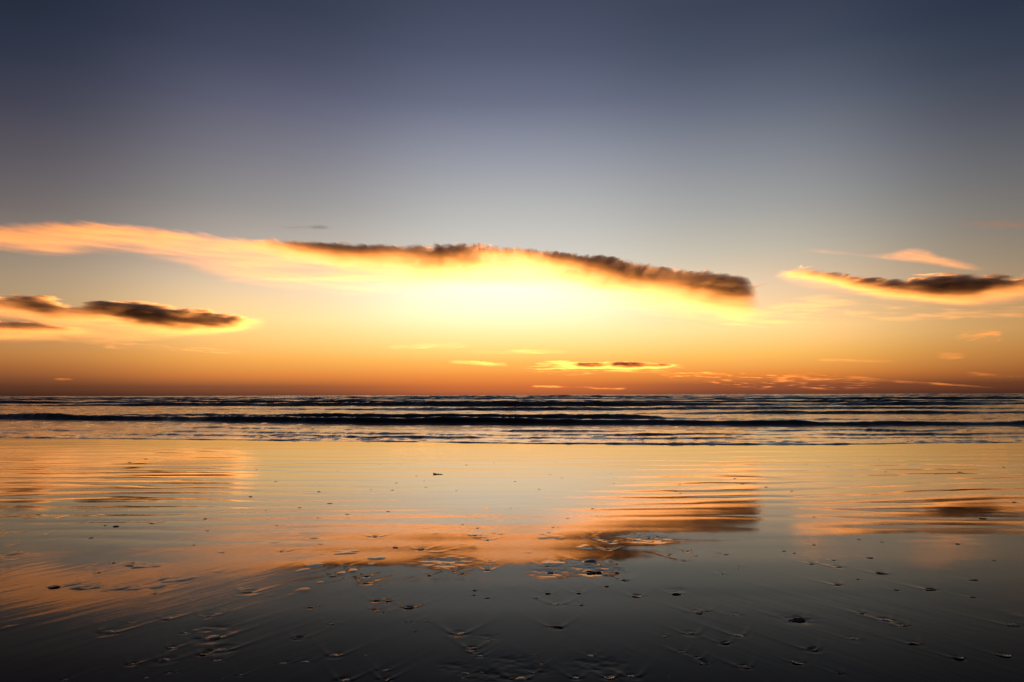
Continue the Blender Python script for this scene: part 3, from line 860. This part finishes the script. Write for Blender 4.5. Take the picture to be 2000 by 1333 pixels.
cloud("broken orange bank of cloud along the horizon right of the centre", 20000, 462,
      top=[(1280, 722), (1340, 726), (1400, 728), (1460, 728), (1520, 730), (1580, 726), (1640, 728), (1700, 736), (1750, 742)],
      bot=[(1280, 740), (1340, 748), (1400, 756), (1460, 759), (1520, 760), (1580, 761), (1640, 762), (1700, 762), (1750, 758)],
      veil=[(1280, 0.204), (1350, 0.34), (1440, 0.34), (1560, 0.238), (1640, 0.153), (1750, 0.068)],
      tilt=0.04, tuft=55, wave=90, fibre=1.0, top_soft=60, bot_soft=110, core_soft=60, end_soft=(900, 700), seed=43.1, gap=-0.1, fibrescale=(520, 38), lowscale=(1400, 300), albedo=(1, .72, .48))  # orange albedo imitates the air reddening light from this far off
cloud("long thin orange tail of cloud slanting down to the horizon at right", 20500, 220,
      top=[(1640, 731), (1700, 737), (1780, 744), (1860, 749), (1930, 755), (1970, 759)], bot=[(1640, 738), (1700, 744), (1780, 751), (1860, 755), (1930, 759), (1970, 762)],
      veil=[(1640, 0.081), (1720, 0.216), (1790, 0.27), (1860, 0.189), (1970, 0.041)],
      tilt=0.09, tuft=8, wave=10, fibre=0.9, top_soft=45, bot_soft=45, end_soft=(600, 900), albedo=(1, .75, .5), seed=47.7)  # the air's reddening of the light is painted into the albedo
cloud("hooked orange puff of cloud low at the right edge, with a trailing tip", 16500, 220,
      top=[(1860, 650), (1890, 644), (1930, 643), (1962, 646)], bot=[(1860, 666), (1890, 668), (1930, 676), (1962, 662)],
      veil=[(1860, 0.063), (1900, 0.142), (1940, 0.189), (1962, 0.095)],
      tilt=-0.15, tuft=45, wave=50, fibre=0.9, top_soft=60, bot_soft=90, end_soft=(250, 150), albedo=(1, .75, .5), seed=53.3, gap=0.1)  # orange of the low, reddened light put into the vapour colour
cloud("small orange puff of cloud below the hooked puff at right", 17500, 220,
      top=[(1825, 688), (1850, 687), (1890, 688)], bot=[(1825, 696), (1850, 704), (1890, 700)],
      veil=[(1825, 0.034), (1855, 0.101), (1890, 0.05)],
      tilt=0.0, tuft=25, wave=30, fibre=0.7, top_soft=60, bot_soft=70, end_soft=(200, 200), albedo=(1, .75, .5), seed=59.9)  # tinted albedo stands in for atmospheric reddening
cloud("flat orange streak of cloud to the left of the small orange puff", 17800, 220,
      top=[(1590, 700), (1640, 700), (1700, 701), (1760, 703)], bot=[(1590, 706), (1640, 707), (1700, 709), (1760, 709)],
      veil=[(1590, 0.036), (1650, 0.12), (1700, 0.096), (1760, 0.024)],
      tilt=0.03, tuft=12, wave=14, fibre=0.8, top_soft=40, bot_soft=40, end_soft=(350, 350), albedo=(1, .75, .5), seed=61.4)  # reddening through the air painted in as vapour colour
cloud("orange smear of cloud near the horizon at the right edge", 18500, 220,
      top=[(1880, 724), (1940, 728), (2000, 730), (2080, 728)], bot=[(1880, 734), (1940, 740), (2000, 740), (2080, 740)],
      veil=[(1880, 0.042), (1930, 0.14), (1990, 0.168), (2080, 0.112)],
      tilt=0.06, tuft=22, wave=28, fibre=0.9, top_soft=55, bot_soft=55, end_soft=(350, 300), albedo=(1, .75, .5), seed=67.2, gap=0.1)  # albedo carries the orange that distant air gives the light
cloud("faint golden streaks of cloud trailing under the two cored left cloud", 16000, 231,
      top=[(195, 670), (260, 668), (340, 674), (420, 680), (490, 686)], bot=[(195, 682), (260, 684), (340, 688), (420, 692), (490, 693)],
      veil=[(195, 0.28), (270, 0.245), (350, 0.21), (430, 0.28), (490, 0.105)],
      tilt=0.09, tuft=22, wave=25, fibre=0.95, top_soft=60, bot_soft=60, end_soft=(300, 400), seed=71.0, gap=0.1)
cloud("tiny orange dash of cloud low over the left horizon", 20000, 220,
      top=[(105, 739), (122, 738), (145, 740)], bot=[(105, 743), (122, 744), (145, 744)],
      veil=[(105, 0.048), (125, 0.112), (145, 0.064)], tilt=0.0, tuft=8, wave=10, fibre=0.4, top_soft=25, bot_soft=25, end_soft=(120, 100), albedo=(1, .75, .5), seed=73.0)  # orange albedo in place of reddening by the air between
cloud("thin orange lines of cloud close above the horizon below the dark slit", 20500, 220,
      top=[(1035, 753), (1080, 753), (1140, 754), (1180, 757), (1230, 757)], bot=[(1035, 757), (1080, 758), (1140, 759), (1180, 762), (1230, 761)],
      veil=[(1035, 0.09), (1075, 0.18), (1105, 0.018), (1140, 0.036), (1170, 0.216), (1230, 0.036)], tilt=0.02, tuft=10, wave=12, fibre=0.8, top_soft=35, bot_soft=35, end_soft=(200, 300), albedo=(1, .75, .5), seed=79.0)  # vapour tinted orange to imitate light reddened by the horizon air
cloud("faint brownish streak of high cloud at the right edge above the pink wisp", 15500, 500,
      top=[(1820, 440), (1880, 432), (1940, 428), (2000, 428), (2090, 430)], bot=[(1820, 446), (1880, 444), (1940, 446), (2000, 448), (2090, 446)],
      veil=[(1820, .05), (1900, .12), (1980, .18), (2090, .15)], tilt=0.02, tuft=35, wave=40, fibre=0.8, top_soft=110, bot_soft=110, end_soft=(500, 300), seed=83.0, albedo=(.5, .4, .36), aniso=0.2)
cloud("torn grey shred trailing off the right tip of the arching cloud bank", 12200, 300,
      top=[(1452, 556), (1470, 556), (1490, 552), (1515, 550)], bot=[(1452, 570), (1470, 568), (1490, 560), (1515, 555)],
      veil=[(1452, .5), (1470, .9), (1490, .5), (1515, .1)], tilt=-0.25, tuft=30, wave=25, fibre=0.7, top_soft=50, bot_soft=50, end_soft=(120, 250), seed=87.0, albedo=(.6, .45, .4), aniso=0.3)

# ------------------------------------------------------------------ shells, pebbles, lumps and weed on the sand
rng = random.Random(7)


def simple_mat(name, c0, c1, rough, scale=60.0, bump=0.15):
    mat = bpy.data.materials.new(name)
    mat.use_nodes = True
    N = NT(mat.node_tree)
    p = mat.node_tree.nodes["Principled BSDF"]
    P = N.node("ShaderNodeTexCoord").outputs["Object"]
    n = N.noise(P, scale, 4.0, 0.6)[0]
    N.put(p.inputs["Base Color"], N.ramp(n, [(0.35, c0), (0.65, c1)]))
    N.put(p.inputs["Roughness"], N.maprange(n, 0.3, 0.7, rough - 0.08, rough + 0.12))
    b = N.node("ShaderNodeBump")
    b.inputs["Distance"].default_value = 0.002
    b.inputs["Strength"].default_value = bump
    N.put(b.inputs["Height"], n)
    N.put(p.inputs["Normal"], b.outputs[0])
    return mat


M_PEBBLE = simple_mat("dark wet stone", (0.03, 0.024, 0.02), (0.09, 0.072, 0.058), 0.30, 90)
M_SHELL = simple_mat("weathered shell", (0.16, 0.12, 0.09), (0.42, 0.34, 0.26), 0.26, 120)
M_LUMP = simple_mat("clotted wet sand", (0.05, 0.038, 0.028), (0.13, 0.10, 0.075), 0.35, 160, 0.5)
M_WEED = simple_mat("wet weed", (0.012, 0.010, 0.006), (0.03, 0.022, 0.012), 0.3, 80)


def shell_mesh(seed, flip=False):
    """Half shell about one unit wide: ribbed dome with a hinge at one side and real thickness."""
    r = random.Random(seed)
    na, nr = 28, 9
    asp, hgt, notch = r.uniform(0.5, 0.8), r.uniform(0.055, 0.10), r.uniform(0.15, 0.3)
    ribs, ph = r.choice((9, 11, 14)), r.uniform(0, 6)
    ed = [1 + 0.05 * r.uniform(-1, 1) for _ in range(na)]
    V, F = [], []
    for side, dz in ((0, 0.0), (1, -0.03)):
        base = len(V)
        for i in range(nr + 1):
            t = i / nr
            for j in range(na):
                a = 2 * math.pi * j / na
                rad = 0.5 * t * ed[j] * (1 - notch * max(0, math.cos(a)) ** 3)
                x = rad * math.cos(a) * 1.0 + 0.16 * (1 - t)
                y = rad * math.sin(a) * asp / 0.9
                z = hgt * (1 - t ** 2.1) * (1 - 0.12 * t)
                z += 0.010 * t * math.cos(ribs * a + ph) * (1 - side) + 0.008 * math.sin(16 * t)
                V.append((x, y, z + dz))
        for i in range(nr):
            for j in range(na):
                q = (base + i * na + j, base + i * na + (j + 1) % na, base + (i + 1) * na + (j + 1) % na, base + (i + 1) * na + j)
                F.append(q if side else q[::-1])
    off = (nr + 1) * na
    for j in range(na):
        a, b = nr * na + j, nr * na + (j + 1) % na
        F.append((a, off + a, off + b, b)[::-1])
    if flip:
        V = [(x, -y, hgt * 0.75 - z) for x, y, z in V]
    else:
        V = [(x, y, z - 0.02) for x, y, z in V]
    return V, F


def blob_mesh(seed, asp, hgt, rough, freq):
    """Irregular rounded stone or lump about one unit wide."""
    na, nb = 20, 11
    V, F = [], []
    for i in range(nb + 1):
        th = math.pi * i / nb
        for j in range(na):
            a = 2 * math.pi * j / na
            d = np.array([math.sin(th) * math.cos(a), math.sin(th) * math.sin(a), math.cos(th)])
            k = 1 + rough * float(fbm(d[0] * freq + seed * 3.1 + d[2], d[1] * freq - seed * 1.7 + 0.6 * d[2], int(seed) + 3, 3))
            q = d * 0.5 * k * np.array([1.0, asp, hgt])
            V.append(tuple(q))
    for i in range(nb):
        for j in range(na):
            F.append((i * na + j, (i + 1) * na + j, (i + 1) * na + (j + 1) % na, i * na + (j + 1) % na))
    return V, F


def weed_mesh(seed):
    """A flattened, frayed strand with short side blades."""
    r = random.Random(seed)
    V, F = [], []

    def strand(p0, ang, ln, w):
        n = 9
        base = len(V)
        x, y = p0
        for i in range(n):
            t = i / (n - 1)
            ang_i = ang + 0.5 * math.sin(3.2 * t + seed)
            x += math.cos(ang_i) * ln / n
            y += math.sin(ang_i) * ln / n
            ww = w * (0.35 + 0.65 * math.sin(math.pi * min(0.95, t + 0.08)))
            nx, ny = -math.sin(ang_i) * ww, math.cos(ang_i) * ww
            V.extend([(x + nx, y + ny, 0.02), (x, y, 0.05 + 0.02 * math.sin(9 * t)), (x - nx, y - ny, 0.02), (x, y, -0.02)])
        for i in range(n - 1):
            for k in range(4):
                F.append((base + 4 * i + k, base + 4 * i + (k + 1) % 4, base + 4 * i + 4 + (k + 1) % 4, base + 4 * i + 4 + k))
    strand((-0.5, 0), 0.0, 1.0, 0.06)
    for _ in range(9):
        strand((r.uniform(-0.45, 0.35), r.uniform(-0.05, 0.05)), r.uniform(-1.1, 1.1), r.uniform(0.15, 0.4), 0.03)
    return V, F


def to_mesh(name, VF, mat):
    me = bpy.data.meshes.new(name)
    me.from_pydata(VF[0], [], VF[1])
    me.validate()
    me.polygons.foreach_set("use_smooth", [True] * len(me.polygons))
    me.update()
    me.materials.append(mat)
    return me


MESHES = {
    "shell": [to_mesh("shell", shell_mesh(k), M_SHELL) for k in range(5)],
    "open": [to_mesh("open_shell", shell_mesh(20 + k, True), M_SHELL) for k in range(4)],
    "pebble": [to_mesh("pebble", blob_mesh(k, (0.62, 0.45, 0.7, 0.5, 0.55)[k], (0.11, 0.09, 0.2, 0.10, 0.13)[k], 0.28, 1.8), M_PEBBLE) for k in range(5)],
    "lump": [to_mesh("sand_lump", blob_mesh(30 + k, (0.7, 0.5, 0.85, 0.6, 0.45)[k], (0.13, 0.10, 0.15, 0.12, 0.16)[k], 0.7, 2.6), M_LUMP) for k in range(5)],
    "weed": [to_mesh("weed", weed_mesh(k), M_WEED) for k in range(2)],
}
NAMES = {"shell": "shell", "open": "open_shell", "pebble": "pebble", "lump": "sand_lump", "weed": "weed_strand"}
CATS = {"shell": "shell", "open": "shell", "pebble": "pebble", "lump": "sand lump", "weed": "seaweed"}
LIFT = {"shell": -0.02, "open": -0.035, "pebble": 0.01, "lump": -0.005, "weed": 0.0}


def lay(px, py, w, kind, label, group):
    gx, gy, gz = ground_at(px, py)
    s = w * math.hypot(gx, gy) / F_PX * 0.78
    o = bpy.data.objects.new(NAMES[kind], rng.choice(MESHES[kind]))
    COL.objects.link(o)
    rz = rng.uniform(-0.5, 0.5) + (math.pi if rng.random() < 0.5 else 0)
    o.location = (gx, gy, gz + LIFT[kind] * s)
    o.rotation_euler = (rng.uniform(-0.12, 0.16), rng.uniform(-0.14, 0.14), rz)
    o.scale = (s, s * (0.45 if kind == "weed" else 1.0), s * rng.uniform(0.85, 1.15))
    tag(o, label, CATS[kind], group)
    return o


ONES = "first second third fourth fifth sixth seventh eighth ninth tenth eleventh twelfth thirteenth fourteenth fifteenth sixteenth seventeenth eighteenth nineteenth".split()
TENS = {20: ("twentieth", "twenty"), 30: ("thirtieth", "thirty")}


def ordinal(k):
    if k < 20:
        return ONES[k - 1]
    t = k // 10 * 10
    return TENS[t][0] if k == t else TENS[t][1] + "-" + ONES[k - t - 1]


for _head, (_k, _g, _pts) in SMALL.items():
    for _i, (_x, _y, _w) in enumerate(sorted(_pts)):
        _lab = _head + ", " + ordinal(_i + 1) + " from the left"
        lay(_x, _y, _w * 0.85, _k, _lab, _g)
GROUP = {"shell": "shells strewn on the near sand", "open": "upturned shells on the near sand", "pebble": "dark pebbles on the wet sand", "lump": "lumps of sand on the near beach",
         "weed": "scraps of weed on the wet sand"}
for _x, _y, _w, _k, _lab in NAMED:
    lay(_x, _y, _w, _k, _lab, GROUP[_k])
